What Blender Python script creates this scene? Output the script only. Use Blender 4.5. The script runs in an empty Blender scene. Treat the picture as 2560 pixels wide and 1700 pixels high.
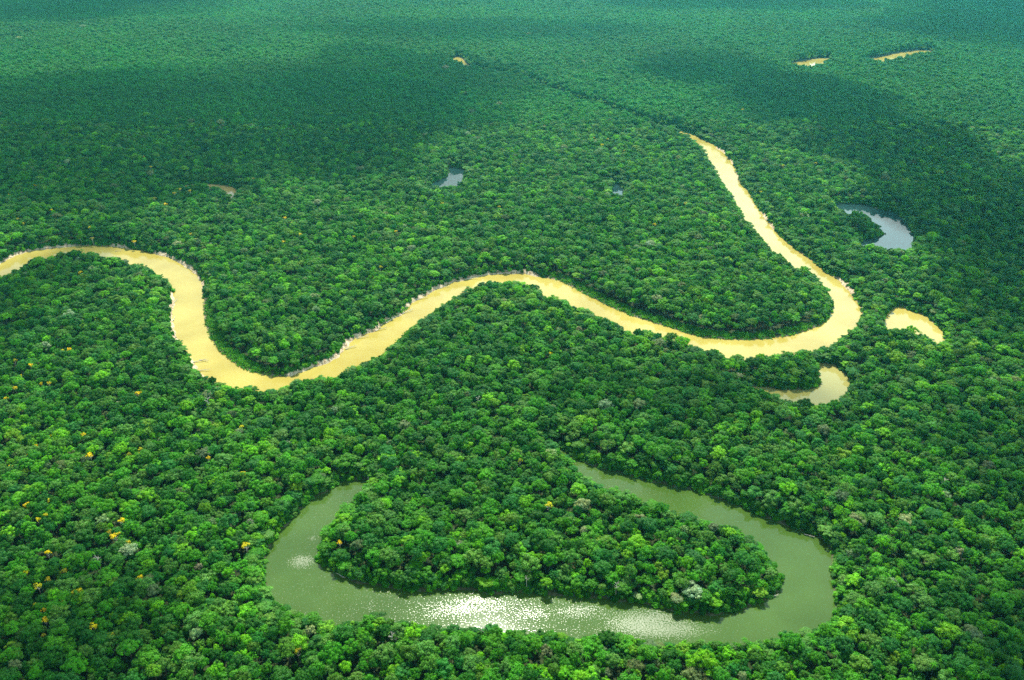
import bpy, math, random
import numpy as np
from mathutils import Vector, geometry as mgeo
rng = np.random.default_rng(7)
random.seed(7)
R = math.radians
SC = bpy.context.scene
COL = SC.collection

# ------------------------------------------------------------------ camera
CAM_H, PITCH, HFOV = 600.0, 28.0, 60.0
F = 1280 / math.tan(R(HFOV / 2))
cam_d = bpy.data.cameras.new('camera')
cam = bpy.data.objects.new('camera', cam_d); COL.objects.link(cam)
cam.location = (0, 0, CAM_H); cam.rotation_euler = (R(90 - PITCH), 0, 0)
cam_d.sensor_width = 36; cam_d.lens = 18 / math.tan(R(HFOV / 2))
cam_d.clip_start = 1; cam_d.clip_end = 60000
SC.camera = cam

# ------------------------------------------------------------------ light
SUN_EL, SUN_AZ = 48.5, -2.0            # azimuth from straight ahead (+Y), clockwise
SUNV = np.array([math.sin(R(SUN_AZ)) * math.cos(R(SUN_EL)), math.cos(R(SUN_AZ)) * math.cos(R(SUN_EL)), math.sin(R(SUN_EL))])
world = bpy.data.worlds.new('World'); SC.world = world; world.use_nodes = True
wn, wl = world.node_tree.nodes, world.node_tree.links
wn.clear()
wo = wn.new('ShaderNodeOutputWorld'); bg = wn.new('ShaderNodeBackground'); sky = wn.new('ShaderNodeTexSky')
sky.sky_type = 'NISHITA'; sky.sun_disc = False; sky.sun_elevation = R(SUN_EL); sky.sun_rotation = R(SUN_AZ)
sky.air_density = 1.0; sky.dust_density = 1.0; sky.ozone_density = 1.0
bg.inputs['Strength'].default_value = 0.055
# broken white cloud in the sky: brightest low ahead and to the right
tc = wn.new('ShaderNodeTexCoord'); mp = wn.new('ShaderNodeMapping'); mp.inputs['Scale'].default_value = (1, 1, 2.2)
nz = wn.new('ShaderNodeTexNoise'); nz.inputs['Scale'].default_value = 3.2; nz.inputs['Detail'].default_value = 5
cr = wn.new('ShaderNodeMapRange'); cr.inputs['From Min'].default_value = 0.16; cr.inputs['From Max'].default_value = 0.46
mixw = wn.new('ShaderNodeMix'); mixw.data_type = 'RGBA'
mixw.inputs['B'].default_value = (22.0, 29.5, 30.0, 1)
wl.new(tc.outputs['Generated'], mp.inputs['Vector']); wl.new(mp.outputs[0], nz.inputs['Vector'])
sx = wn.new('ShaderNodeSeparateXYZ'); wl.new(tc.outputs['Generated'], sx.inputs[0])
lo = wn.new('ShaderNodeMapRange'); lo.inputs['From Min'].default_value = .85; lo.inputs['From Max'].default_value = .3; lo.inputs['To Max'].default_value = 1.0
ri = wn.new('ShaderNodeMapRange'); ri.inputs['From Min'].default_value = -.35; ri.inputs['From Max'].default_value = .35; ri.inputs['To Min'].default_value = .25
wl.new(sx.outputs['Z'], lo.inputs['Value']); wl.new(sx.outputs['X'], ri.inputs['Value'])
m1 = wn.new('ShaderNodeMath'); m1.operation = 'MULTIPLY'; m2 = wn.new('ShaderNodeMath'); m2.operation = 'MULTIPLY'
wl.new(nz.outputs['Fac'], cr.inputs['Value']); wl.new(lo.outputs[0], m1.inputs[0]); wl.new(ri.outputs[0], m1.inputs[1])
wl.new(m1.outputs[0], m2.inputs[0]); wl.new(cr.outputs[0], m2.inputs[1]); wl.new(m2.outputs[0], mixw.inputs['Factor'])
wl.new(sky.outputs[0], mixw.inputs['A']); wl.new(mixw.outputs['Result'], bg.inputs['Color']); wl.new(bg.outputs[0], wo.inputs[0])
sun_d = bpy.data.lights.new('sun', 'SUN'); sun = bpy.data.objects.new('sun', sun_d); COL.objects.link(sun)
sun_d.energy = 5.0; sun_d.angle = R(0.5); sun_d.color = (1.0, 0.95, 0.83)
sun.rotation_euler = Vector(SUNV).to_track_quat('Z', 'Y').to_euler()
sun.location = Vector(SUNV) * 4000
SC.view_settings.view_transform = 'Standard'; SC.view_settings.look = 'None'
SC.view_settings.exposure = 1.16; SC.view_settings.gamma = 1.0
cy = SC.cycles
cy.max_bounces = 5; cy.diffuse_bounces = 2; cy.glossy_bounces = 2; cy.transmission_bounces = 2
cy.volume_bounces = 0; cy.transparent_max_bounces = 16
cy.use_denoising = False
cy.caustics_reflective = False; cy.caustics_refractive = False
cy.sample_clamp_indirect = 4.0

# ------------------------------------------------------------------ picture <-> ground
SP, CP = math.sin(R(PITCH)), math.cos(R(PITCH))
def ground(px, py, z=0.0):
    u, v = (np.asarray(px, float) - 1280) / F, (np.asarray(py, float) - 850) / F
    dy, dz = CP - v * SP, -SP - v * CP
    t = (z - CAM_H) / dz
    return np.stack([u * t, dy * t], -1)
def project(x, y, z):
    d = y * CP - (z - CAM_H) * SP
    return 1280 + F * x / d, 850 - F * (y * SP + (z - CAM_H) * CP) / d, d

# ------------------------------------------------------------------ object helpers
def tag(o, label, cat, group=None, kind=None):
    o['label'] = label
    if cat: o['category'] = cat
    if group: o['group'] = group
    if kind: o['kind'] = kind
    return o
def mesh_np(name, v, f_list, smooth=False):
    me = bpy.data.meshes.new(name)
    v = np.asarray(v, np.float32)
    me.vertices.add(len(v)); me.vertices.foreach_set('co', v.ravel())
    loops, starts, totals, k = [], [], [], 0
    for f in f_list:
        f = np.asarray(f, np.int32)
        if not len(f): continue
        n, m = f.shape
        loops.append(f.ravel()); starts.append(k + np.arange(n) * m); totals.append(np.full(n, m)); k += n * m
    loops = np.concatenate(loops)
    me.loops.add(len(loops)); me.loops.foreach_set('vertex_index', loops.astype(np.int32))
    st = np.concatenate(starts).astype(np.int32)
    me.polygons.add(len(st)); me.polygons.foreach_set('loop_start', st)
    if smooth: me.polygons.foreach_set('use_smooth', np.ones(len(st), bool))
    me.update(calc_edges=True); me.validate()
    return me
def link(name, me, mat=None, parent=None):
    o = bpy.data.objects.new(name, me); COL.objects.link(o)
    if mat and me and not me.materials: me.materials.append(mat)
    if parent: o.parent = parent
    return o
def node_mat(name):
    m = bpy.data.materials.new(name); m.use_nodes = True
    n, l = m.node_tree.nodes, m.node_tree.links
    return m, n, l, n['Principled BSDF'], n['Material Output']

# ------------------------------------------------------------------ water outlines, read off the photograph
# (x, y, height of whatever hides the bank there: 0 = the waterline itself is seen)
N, M = 11, 5
def seq(tag_h, *pts): return [(x, y, tag_h) for x, y in pts]
river_far = seq(0, (-160,745),(-60,693),(0,661),(23,647),(57,632),(99,624),(153,619),(184,615),(230,613),(268,616),(302,618),(325,624),(352,624),(367,631),(402,637),(429,647),(451,659),(474,672),(488,684),(497,695),(507,711),(508,730),(509,764),(511,795),(518,825),(530,852),(547,875),(570,894),(591,911),(616,925),(650,936),(685,941),(712,941),(727,939),(761,929),(781,919),(811,911),(834,902),(850,887),(861,875),(881,848),(907,839),(930,831),(949,822),(961,810),(984,797),(1007,785),(1018,768),(1041,751),(1064,739),(1091,724),(1125,709),(1156,701),(1187,693),(1217,688),(1252,684),(1290,684),(1321,686),(1347,692),(1378,697),(1401,701),(1424,714),(1447,726),(1481,745),(1520,764),(1558,781),(1596,795),(1638,808),(1683,821),(1717,833),(1756,843),(1813,848),(1870,850),(1928,846),(1978,839),(2016,827),(2046,816),(2066,800),(2079,783),(2084,770))
river_in = seq(8, (2083,752)) + seq(N, (2081,741),(2075,722),(2062,714),(2054,703),(2043,686),(2029,673),(2000,678),(1985,661),(1962,644),(1935,626),(1920,611),(1914,594),(1893,578),(1878,557),(1863,551),(1861,532),(1847,516),(1840,497),(1817,467),(1805,444),(1792,425),(1775,398),(1767,382),(1759,367),(1742,352),(1725,340),(1706,332)) + seq(14, (1640,308),(1577,287),(1510,262),(1447,248),(1390,225),(1340,206),(1280,188),(1217,178),(1160,163)) + [(1146,159,10),(1125,147,0),(1152,141,0)]
river_out = seq(0, (1717,331),(1748,344),(1771,356),(1788,363),(1792,373),(1807,379),(1817,392),(1828,405),(1840,423),(1840,440),(1851,459),(1870,478),(1889,509),(1905,536),(1926,563),(1943,584),(1966,605),(1993,626),(2023,647),(2046,665),(2066,682),(2100,703),(2119,724),(2134,745),(2152,764),(2157,783),(2153,799)) + seq(12, (2138,814)) + seq(N, (2111,829),(2088,852),(2065,864),(2042,873),(2004,875),(1966,881),(1928,885),(1905,890),(1874,892),(1843,888),(1813,887),(1805,872),(1786,863),(1767,869),(1744,864),(1711,851),(1673,843),(1642,836),(1611,822),(1585,828),(1575,835),(1558,818),(1535,804),(1504,797),(1500,785),(1477,779),(1462,770),(1428,762),(1412,751),(1386,741),(1359,735),(1355,720),(1340,707),(1301,703),(1271,705),(1244,703),(1210,709),(1175,718),(1156,728),(1133,737),(1102,751),(1083,760)) + seq(10, (1079,776)) + seq(M, (1060,791),(1037,806),(1014,825),(984,856),(957,879)) + seq(9,(926,896)) + seq(N, (913,906),(888,917),(849,932),(823,944),(788,946),(773,952),(742,954),(719,957),(704,965),(666,971),(643,969),(597,970),(570,962),(555,954),(536,948)) + seq(5, (515,942)) + seq(0, (497,932),(494,921),(482,906),(471,887),(457,869),(444,852),(434,825),(432,799),(434,756),(432,730)) + seq(N, (434,712),(417,693),(394,678),(371,665),(337,659),(306,647)) + seq(17, (275,642),(252,630),(230,622),(191,621),(161,626),(115,636),(76,645),(46,661),(23,670),(0,682),(-60,712),(-160,765))
oxbow = seq(0, (921,1197),(900,1198),(880,1202),(859,1200),(838,1213),(811,1232),(784,1245),(757,1268),(734,1295),(711,1318),(689,1343),(673,1368),(664,1394),(660,1421),(662,1440)) + seq(N, (664,1456),(677,1475),(689,1488),(708,1498),(731,1513),(750,1521),(784,1536),(815,1540),(842,1549),(888,1546),(926,1534),(965,1540),(995,1544),(1049,1546),(1064,1553),(1095,1559),(1141,1555),(1179,1561),(1202,1557),(1233,1559),(1252,1569),(1286,1563),(1332,1572),(1370,1569),(1416,1576),(1443,1590),(1477,1576),(1516,1569),(1550,1578),(1592,1580),(1646,1601),(1692,1599),(1736,1590),(1786,1594),(1821,1601),(1851,1601),(1897,1590),(1935,1584),(1974,1580),(2004,1571),(2027,1565),(2046,1551),(2069,1550)) + seq(6,(2085,1538)) + seq(0, (2087,1513),(2088,1479),(2083,1452),(2079,1425),(2081,1391),(2075,1372),(2058,1352),(2039,1337),(2004,1328),(1977,1318),(1958,1310),(1935,1301),(1905,1291),(1874,1278),(1844,1261),(1813,1253),(1786,1243),(1752,1231),(1717,1222),(1683,1216),(1646,1208),(1592,1194),(1546,1182),(1500,1172),(1462,1156),(1432,1141),(1405,1122),(1393,1114)) + seq(6, (1400,1128),(1424,1148)) + seq(N-2, (1447,1167),(1462,1182),(1472,1203),(1500,1212),(1520,1222),(1558,1231),(1596,1245),(1634,1256),(1670,1268),(1692,1279),(1713,1284),(1748,1295),(1794,1303),(1828,1308),(1847,1322),(1863,1337),(1882,1352),(1905,1364),(1924,1385),(1939,1406)) + seq(8, (1955,1425)) + seq(0, (1956,1440),(1953,1460),(1951,1473),(1928,1490),(1912,1502),(1874,1515),(1840,1527),(1805,1536),(1767,1538),(1736,1532),(1683,1532),(1653,1521),(1615,1509),(1577,1505),(1539,1505),(1500,1496),(1454,1494),(1405,1487),(1366,1488),(1328,1482),(1290,1481),(1236,1486),(1194,1477),(1141,1473),(1110,1477),(1064,1477),(1011,1477),(976,1469),(926,1461),(885,1459),(865,1440),(830,1427),(807,1410),(788,1394)) + seq(5, (796,1375),(800,1352),(807,1333)) + seq(7,(823,1318),(842,1287),(869,1264),(884,1245),(907,1232),(917,1215))
WATER = {
 'river': (river_far + river_in + river_out, 'silt'),
 'oxbow_lake': (oxbow, 'green'),
 'side_channel': (seq(0,(440,466),(493,459),(536,460),(574,464),(595,474),(597,483),(585,497),(566,511),(545,525)) + seq(21,(559,509),(574,493)) + seq(17,(577,479)) + seq(11,(551,468),(528,465),(490,463),(440,468)), 'silt_dull'),
 'black_pool': (seq(0,(1118,416),(1141,420),(1158,423),(1162,431)) + seq(19,(1154,446),(1144,453),(1129,457),(1095,461),(1068,465)) + seq(0,(1075,460),(1087,455),(1114,444),(1121,436),(1120,425)), 'black'),
 'small_pool': (seq(0,(1533,457),(1546,461),(1560,472)) + seq(16,(1557,482),(1539,479),(1528,478)), 'black'),
 'blue_lake': (seq(0,(2085,512),(2105,508),(2157,509),(2196,523),(2234,531),(2257,546),(2276,570),(2286,592),(2285,611)) + seq(16,(2272,621),(2245,617),(2226,619),(2211,609),(2192,607),(2173,605),(2146,607)) + seq(0,(2153,600),(2196,596),(2211,581)) + seq(16,(2216,568),(2196,551),(2176,539),(2153,526),(2119,528),(2104,520)), 'black'),
 'silty_pond': (seq(0,(2211,795),(2218,781),(2238,768),(2257,766),(2272,776),(2303,785),(2322,793),(2324,802),(2345,814),(2358,829),(2358,843),(2363,852)) + seq(N,(2351,863),(2337,852),(2326,841),(2307,833),(2287,831),(2257,824),(2226,827),(2217,821)) + seq(6,(2211,810)), 'silt'),
 'olive_pond': (seq(0,(2044,909),(2062,908),(2085,911),(2100,925),(2119,940),(2129,959),(2121,975),(2115,990)) + seq(N,(2100,1003),(2058,998),(2031,1010),(2000,1001),(1974,998),(1943,988),(1924,978),(1897,965),(1870,957),(1847,948)) + seq(0,(1905,965),(1943,973),(1997,975),(2027,973),(2046,965),(2051,952),(2046,932)), 'olive'),
 'far_river': (seq(0,(1974,159),(1993,155),(2027,149),(2046,145),(2075,146)) + seq(21,(2085,148),(2058,151),(2043,158),(2020,165),(1993,164)), 'silt'),
 'farther_river': (seq(0,(2163,150),(2184,145),(2215,140),(2245,132),(2287,126),(2330,126)) + seq(21,(2334,130),(2295,131),(2265,137),(2241,144),(2215,146),(2190,153)), 'silt'),
}
def chaikin(p, n=1):
    for _ in range(n):
        q = np.roll(p, -1, 0)
        p = np.stack([.75 * p + .25 * q, .25 * p + .75 * q], 1).reshape(-1, 2)
    return p
POLY = {}
for nm, (pts, mat) in WATER.items():
    a = np.array(pts, float)
    g = np.array([ground(x, y, z) for x, y, z in a])
    if nm == 'river':      # the reach that lies hidden behind the trees: far bank set back from the near one
        i0 = len(river_far); k0 = next(i for i, p in enumerate(river_in) if p[2] == 14); k1 = len(river_in)
        near = g[i0 + k0:i0 + k1 - 3]
        back = near + np.array([15.0, 34.0])
        g = np.concatenate([g[:i0 + k1], back[::-1], g[i0 + k1:]])
    POLY[nm] = chaikin(g, 1)
def sdf_all(x, y, margin=90.0):
    """signed distance to the nearest water (negative in it), and which water"""
    best = np.full(len(x), 1e4); who = np.full(len(x), -1)
    for k, (nm, p) in enumerate(POLY.items()):
        lo, hi = p.min(0) - margin, p.max(0) + margin
        idx = np.nonzero((x > lo[0]) & (x < hi[0]) & (y > lo[1]) & (y < hi[1]))[0]
        a, b = p, np.roll(p, -1, 0)
        for c in range(0, len(idx), 6000):
            ii = idx[c:c + 6000]
            X, Y = x[ii, None], y[ii, None]
            d = b - a; L = (d ** 2).sum(1) + 1e-9
            t = np.clip(((X - a[:, 0]) * d[:, 0] + (Y - a[:, 1]) * d[:, 1]) / L, 0, 1)
            dist = np.sqrt(((X - a[:, 0] - t * d[:, 0]) ** 2 + (Y - a[:, 1] - t * d[:, 1]) ** 2).min(1))
            cond = (a[:, 1] > Y) != (b[:, 1] > Y)
            xi = a[:, 0] + (Y - a[:, 1]) * d[:, 0] / np.where(d[:, 1] == 0, 1e-9, d[:, 1])
            inside = ((cond & (X < xi)).sum(1) % 2) == 1
            s = np.where(inside, -dist, dist)
            m = s < best[ii]
            best[ii[m]] = s[m]; who[ii[m]] = k
    return best, who
# eroded pale banks and low point bars: along these stretches (photo pixels of the waterline)
CUT = [(0,661),(40,640),(99,624),(153,619),(402,637),(429,647),(451,659),(474,672),(490,686),(507,711),(432,745),(434,770),(432,799),(434,825),(442,848),(484,910),(494,925),(510,940),(850,887),(861,875),(881,848),(907,839),(930,831),(949,822),(961,810),(984,797),(1007,785),(1018,768),(1041,751),(1064,739),(1091,724),(1125,709),(1156,701),(1187,693),(1217,688),(1252,684),(1290,684),(1321,686),(761,929),(781,919),(811,911),(834,902),(1792,373),(1807,379),(1828,405),(1840,440),(2100,703),(2119,724),(1905,540),(302,618),(1926,565)]
BAR = [(509,764),(511,795),(518,825),(530,852),(547,875),(570,894),(591,911),(616,925),(650,936),(1079,776),(1060,791),(1037,806),(1014,825),(984,856),(957,879),(1401,701),(1447,726),(1481,745),(1520,764),(1558,781),(1596,795),(1638,808),(1683,821),(1717,833),(1756,843),(1813,848),(1870,850),(1928,846),(1978,839),(2016,827)]
CUTG = np.array([ground(*p) for p in CUT]); BARG = np.array([ground(*p) for p in BAR])
def near(x, y, pts, r):
    out = np.zeros(len(x))
    for p in pts:
        out = np.maximum(out, np.clip((r - np.hypot(x - p[0], y - p[1])) / (r * .35), 0, 1))
    return out

# ------------------------------------------------------------------ materials
def mat_ground():
    m, n, l, b, o = node_mat('forest_floor')
    geo = n.new('ShaderNodeNewGeometry')
    n1 = n.new('ShaderNodeTexNoise'); n1.inputs['Scale'].default_value = .25; n1.inputs['Detail'].default_value = 6
    l.new(geo.outputs['Position'], n1.inputs['Vector'])
    r1 = n.new('ShaderNodeValToRGB'); e = r1.color_ramp.elements
    e[0].position = .35; e[0].color = (.012, .028, .008, 1); e[1].position = .7; e[1].color = (.045, .06, .02, 1)
    r2 = n.new('ShaderNodeValToRGB'); e = r2.color_ramp.elements
    e[0].position = .38; e[0].color = (.20, .135, .075, 1); e[1].position = .55; e[1].color = (.47, .39, .26, 1)
    at = n.new('ShaderNodeAttribute'); at.attribute_name = 'sand'
    mx = n.new('ShaderNodeMix'); mx.data_type = 'RGBA'
    l.new(n1.outputs['Fac'], r1.inputs[0]); l.new(n1.outputs['Fac'], r2.inputs[0])
    l.new(at.outputs['Fac'], mx.inputs['Factor']); l.new(r1.outputs[0], mx.inputs['A']); l.new(r2.outputs[0], mx.inputs['B'])
    l.new(mx.outputs['Result'], b.inputs['Base Color']); b.inputs['Roughness'].default_value = .95
    b.inputs['Specular IOR Level'].default_value = .1
    return m
def mat_water(name, c1, c2, rough=.06, glint=False, bump=.02):
    m, n, l, b, o = node_mat(name)
    geo = n.new('ShaderNodeNewGeometry')
    n1 = n.new('ShaderNodeTexNoise'); n1.inputs['Scale'].default_value = .012; n1.inputs['Detail'].default_value = 5
    l.new(geo.outputs['Position'], n1.inputs['Vector'])
    r1 = n.new('ShaderNodeValToRGB'); e = r1.color_ramp.elements
    e[0].position = .36; e[0].color = (*c1, 1); e[1].position = .66; e[1].color = (*c2, 1)
    l.new(n1.outputs['Fac'], r1.inputs[0]); l.new(r1.outputs[0], b.inputs['Base Color'])
    b.inputs['IOR'].default_value = 1.33; b.inputs['Roughness'].default_value = rough
    n2 = n.new('ShaderNodeTexNoise'); n2.inputs['Scale'].default_value = .55; n2.inputs['Detail'].default_value = 4
    l.new(geo.outputs['Position'], n2.inputs['Vector'])
    bp = n.new('ShaderNodeBump'); bp.inputs['Distance'].default_value = .25; bp.inputs['Strength'].default_value = bump
    l.new(n2.outputs['Fac'], bp.inputs['Height'])
    l.new(bp.outputs[0], b.inputs['Normal'])
    if glint:       # gusts ruffle patches of the lake: steeper wavelets there
        mp = n.new('ShaderNodeMapping'); mp.inputs['Rotation'].default_value = (0, 0, R(-12)); mp.inputs['Scale'].default_value = (.007, .019, 1)
        l.new(geo.outputs['Position'], mp.inputs['Vector'])
        n3 = n.new('ShaderNodeTexNoise'); n3.inputs['Scale'].default_value = 1.0; n3.inputs['Detail'].default_value = 6; n3.inputs['Roughness'].default_value = .62
        n3.noise_dimensions = '4D'; n3.inputs['W'].default_value = 3.1
        l.new(mp.outputs[0], n3.inputs['Vector'])
        at = n.new('ShaderNodeAttribute'); at.attribute_name = 'wind'
        mu = n.new('ShaderNodeMath'); mu.operation = 'MULTIPLY_ADD'; mu.inputs[1].default_value = .42; mu.inputs[2].default_value = -.21
        l.new(at.outputs['Fac'], mu.inputs[0])
        ad = n.new('ShaderNodeMath'); ad.operation = 'ADD'; l.new(mu.outputs[0], ad.inputs[0]); l.new(n3.outputs['Fac'], ad.inputs[1])
        mr = n.new('ShaderNodeMapRange'); mr.inputs['From Min'].default_value = .44; mr.inputs['From Max'].default_value = .80
        mr.inputs['To Min'].default_value = 0; mr.inputs['To Max'].default_value = 1
        l.new(ad.outputs[0], mr.inputs['Value'])
        fn = n.new('ShaderNodeTexNoise'); fn.inputs['Scale'].default_value = .75; fn.inputs['Detail'].default_value = 3; l.new(geo.outputs['Position'], fn.inputs['Vector'])
        fa = n.new('ShaderNodeMath'); fa.operation = 'MULTIPLY_ADD'; fa.inputs[1].default_value = .25; fa.inputs[2].default_value = -.62; l.new(mr.outputs[0], fa.inputs[0])
        fb = n.new('ShaderNodeMath'); fb.operation = 'ADD'; l.new(fa.outputs[0], fb.inputs[0]); l.new(fn.outputs['Fac'], fb.inputs[1])
        fc = n.new('ShaderNodeMapRange'); fc.inputs['From Min'].default_value = 0; fc.inputs['From Max'].default_value = .10; l.new(fb.outputs[0], fc.inputs['Value'])
        mr = fc; mr_out = fc.outputs[0]
        mr2 = n.new('ShaderNodeMapRange'); mr2.inputs['To Min'].default_value = bump; mr2.inputs['To Max'].default_value = .6
        l.new(mr.outputs[0], mr2.inputs['Value']); l.new(mr2.outputs[0], bp.inputs['Strength'])
        mr3 = n.new('ShaderNodeMapRange'); mr3.inputs['To Min'].default_value = rough; mr3.inputs['To Max'].default_value = .42
        l.new(mr.outputs[0], mr3.inputs['Value']); l.new(mr3.outputs[0], b.inputs['Roughness'])
    return m
def mat_leaf():
    m, n, l, b, o = node_mat('leaf')
    ti = n.new('ShaderNodeAttribute'); ti.attribute_name = 'tint'; ti.attribute_type = 'INSTANCER'
    to = n.new('ShaderNodeAttribute'); to.attribute_name = 'tone'
    geo = n.new('ShaderNodeNewGeometry')
    mr = n.new('ShaderNodeMapRange'); mr.inputs['To Min'].default_value = .72; mr.inputs['To Max'].default_value = 1.28
    l.new(geo.outputs['Random Per Island'], mr.inputs['Value'])
    v1 = n.new('ShaderNodeVectorMath'); v1.operation = 'MULTIPLY'
    l.new(ti.outputs['Vector'], v1.inputs[0]); l.new(to.outputs['Color'], v1.inputs[1])
    v2 = n.new('ShaderNodeVectorMath'); v2.operation = 'SCALE'
    l.new(v1.outputs[0], v2.inputs[0]); l.new(mr.outputs[0], v2.inputs['Scale'])
    l.new(v2.outputs[0], b.inputs['Base Color'])
    b.inputs['Roughness'].default_value = .62; b.inputs['Specular IOR Level'].default_value = .12
    tr = n.new('ShaderNodeBsdfTranslucent'); mx = n.new('ShaderNodeMixShader'); mx.inputs[0].default_value = .25
    v3 = n.new('ShaderNodeVectorMath'); v3.operation = 'MULTIPLY'; v3.inputs[1].default_value = (1.05, 1.35, .3)
    l.new(v2.outputs[0], v3.inputs[0]); l.new(v3.outputs[0], tr.inputs['Color'])
    l.new(b.outputs[0], mx.inputs[1]); l.new(tr.outputs[0], mx.inputs[2]); l.new(mx.outputs[0], o.inputs[0])
    return m
def mat_bark(name, c1, c2, sc=1.2):
    m, n, l, b, o = node_mat(name)
    tcn = n.new('ShaderNodeTexCoord'); n1 = n.new('ShaderNodeTexNoise'); n1.inputs['Scale'].default_value = sc; n1.inputs['Detail'].default_value = 5
    l.new(tcn.outputs['Object'], n1.inputs['Vector'])
    r1 = n.new('ShaderNodeValToRGB'); r1.color_ramp.elements[0].color = (*c1, 1); r1.color_ramp.elements[1].color = (*c2, 1)
    r1.color_ramp.elements[0].position = .3; r1.color_ramp.elements[1].position = .7
    l.new(n1.outputs['Fac'], r1.inputs[0]); l.new(r1.outputs[0], b.inputs['Base Color']); b.inputs['Roughness'].default_value = .9
    return m
MG = mat_ground(); MLEAF = mat_leaf()
MBARK = mat_bark('bark', (.05, .042, .03), (.15, .13, .10)); MPALE = mat_bark('bleached_wood', (.34, .30, .25), (.58, .54, .47))
MW = {'silt': mat_water('silt_water', (.292, .236, .048), (.368, .312, .074), .10, bump=.05),
      'silt_dull': mat_water('dull_silt_water', (.28, .22, .07), (.34, .27, .10)),
      'green': mat_water('green_water', (.036, .076, .010), (.050, .100, .016), .05, glint=True),
      'olive': mat_water('olive_water', (.22, .205, .055), (.27, .25, .075)),
      'black': mat_water('black_water', (.012, .034, .034), (.018, .046, .044), .04)}

# ------------------------------------------------------------------ ground: one sheet, cut by the water beds
def make_ground():
    ang = np.concatenate([np.linspace(-180, -52, 40)[:-1], np.linspace(-52, 52, 721), np.linspace(52, 180, 40)[1:]])
    rad = np.concatenate([[60, 160, 260], np.geomspace(340, 6200, 880), np.geomspace(6300, 9000, 12)])
    A, Rr = np.meshgrid(R(1) * ang, rad)
    x, y = (np.sin(A) * Rr).ravel(), (np.cos(A) * Rr).ravel()
    s, who = sdf_all(x, y)
    cut = near(x, y, CUTG, 26)
    river = (who == 0)
    wob = 1.6 * np.sin(x * .21 + 1.3 * np.sin(y * .13)) + 1.2 * np.sin(y * .37 + x * .11)
    se = s + wob * np.where(cut > 0, 1.1, .6) * np.clip(1 - np.abs(s) / 12, 0, 1)
    z = np.where(se < 0, np.maximum(-2.0, se * .5), np.minimum(2.6 + cut * 1.6, se * (.45 + .35 * cut)))
    z = z + np.where(s > 30, 1.2 * np.sin(x * .011) * np.sin(y * .013 + 1), 0) * np.clip((s - 30) / 60, 0, 1)
    na, nr = len(ang), len(rad)
    i = np.arange(nr - 1)[:, None] * na + np.arange(na - 1)[None]
    f = np.stack([i, i + 1, i + na + 1, i + na], -1).reshape(-1, 4)[:, ::-1]
    me = mesh_np('ground', np.stack([x, y, z], -1), [f], True)
    sand = np.clip(cut * np.clip((9.5 - s) / 4, 0, 1) + np.where(np.isin(who, (0, 6, 8, 9)), .55, .12) * np.clip((3.2 - s) / 2, 0, 1), 0, 1)
    me.attributes.new('sand', 'FLOAT', 'POINT').data.foreach_set('value', sand.astype(np.float32))
    o = link('ground', me, MG)
    return tag(o, 'flat dark forest floor with pale eroded banks along the river', 'ground', kind='structure')
make_ground()
WLAB = {'river': ('broad yellow-brown river winding in three loops through the forest', 'river'),
 'oxbow_lake': ('olive-green horseshoe-shaped lake curling round a wooded tongue, ruffled white in patches', 'lake'),
 'side_channel': ('thin dull brown channel curving through trees left of the upper middle', 'channel'),
 'black_pool': ('dark pool reflecting pale sky, half hidden by trees above the middle bend', 'pool'),
 'small_pool': ('tiny dark pool deep in the forest inside the right-hand loop', 'pool'),
 'blue_lake': ('hook-shaped dark lake reflecting blue sky right of the upper river', 'lake'),
 'silty_pond': ('bright creamy-yellow pond just right of the sharp river bend', 'pond'),
 'olive_pond': ('olive-brown pond below the sharp river bend', 'pond'),
 'far_river': ('short yellow reach of far river seen between trees at upper right', 'river'),
 'farther_river': ('long thin yellow reach of far river at the upper right edge', 'river')}
def make_water(nm):
    p = POLY[nm]
    a, b, c = np.roll(p, 1, 0), p, np.roll(p, -1, 0)
    area = ((p[:, 0] * c[:, 1] - c[:, 0] * p[:, 1]).sum()) / 2
    t = c - a; t /= np.maximum(np.linalg.norm(t, axis=1, keepdims=True), 1e-6)
    nrm = np.stack([t[:, 1], -t[:, 0]], 1) * (1 if area > 0 else -1)
    q = p + nrm * 3.5
    if nm == 'oxbow_lake':      # finer sheet so that the wind patches can vary over it
        lo, hi = q.min(0), q.max(0)
    tri = mgeo.tessellate_polygon([[Vector((x, y, 0)) for x, y in q]])
    v = np.column_stack([q, np.zeros(len(q))]); f = np.array(tri)
    me = mesh_np(nm, v, [f])
    bm_flip = [pl for pl in me.polygons if pl.normal.z < 0]
    if bm_flip: me.flip_normals() if len(bm_flip) > len(me.polygons) / 2 else None
    if nm == 'oxbow_lake':
        import bmesh
        bm = bmesh.new(); bm.from_mesh(me)
        for axis, lo_, hi_ in ((0, -330, 420), (1, 560, 1000)):
            for c in np.arange(lo_, hi_, 8.0):
                co = (c, 0, 0) if axis == 0 else (0, c, 0); no = (1, 0, 0) if axis == 0 else (0, 1, 0)
                bmesh.ops.bisect_plane(bm, geom=bm.verts[:] + bm.edges[:] + bm.faces[:], plane_co=co, plane_no=no)
        bm.to_mesh(me); bm.free()
        co = np.array([v.co[:2] for v in me.vertices])
        px, py, _ = project(co[:, 0], co[:, 1], 0)
        w = np.zeros(len(co))
        for cx, cy_, rx, ry, k in GUSTS:
            w = np.maximum(w, k * np.clip(1.35 - np.hypot((px - cx) / rx, (py - cy_) / ry), 0, 1))
        me.attributes.new('wind', 'FLOAT', 'POINT').data.foreach_set('value', w.astype(np.float32))
    o = link(nm, me, MW[WATER[nm][1]])
    return tag(o, *WLAB[nm], kind='structure')
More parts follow.
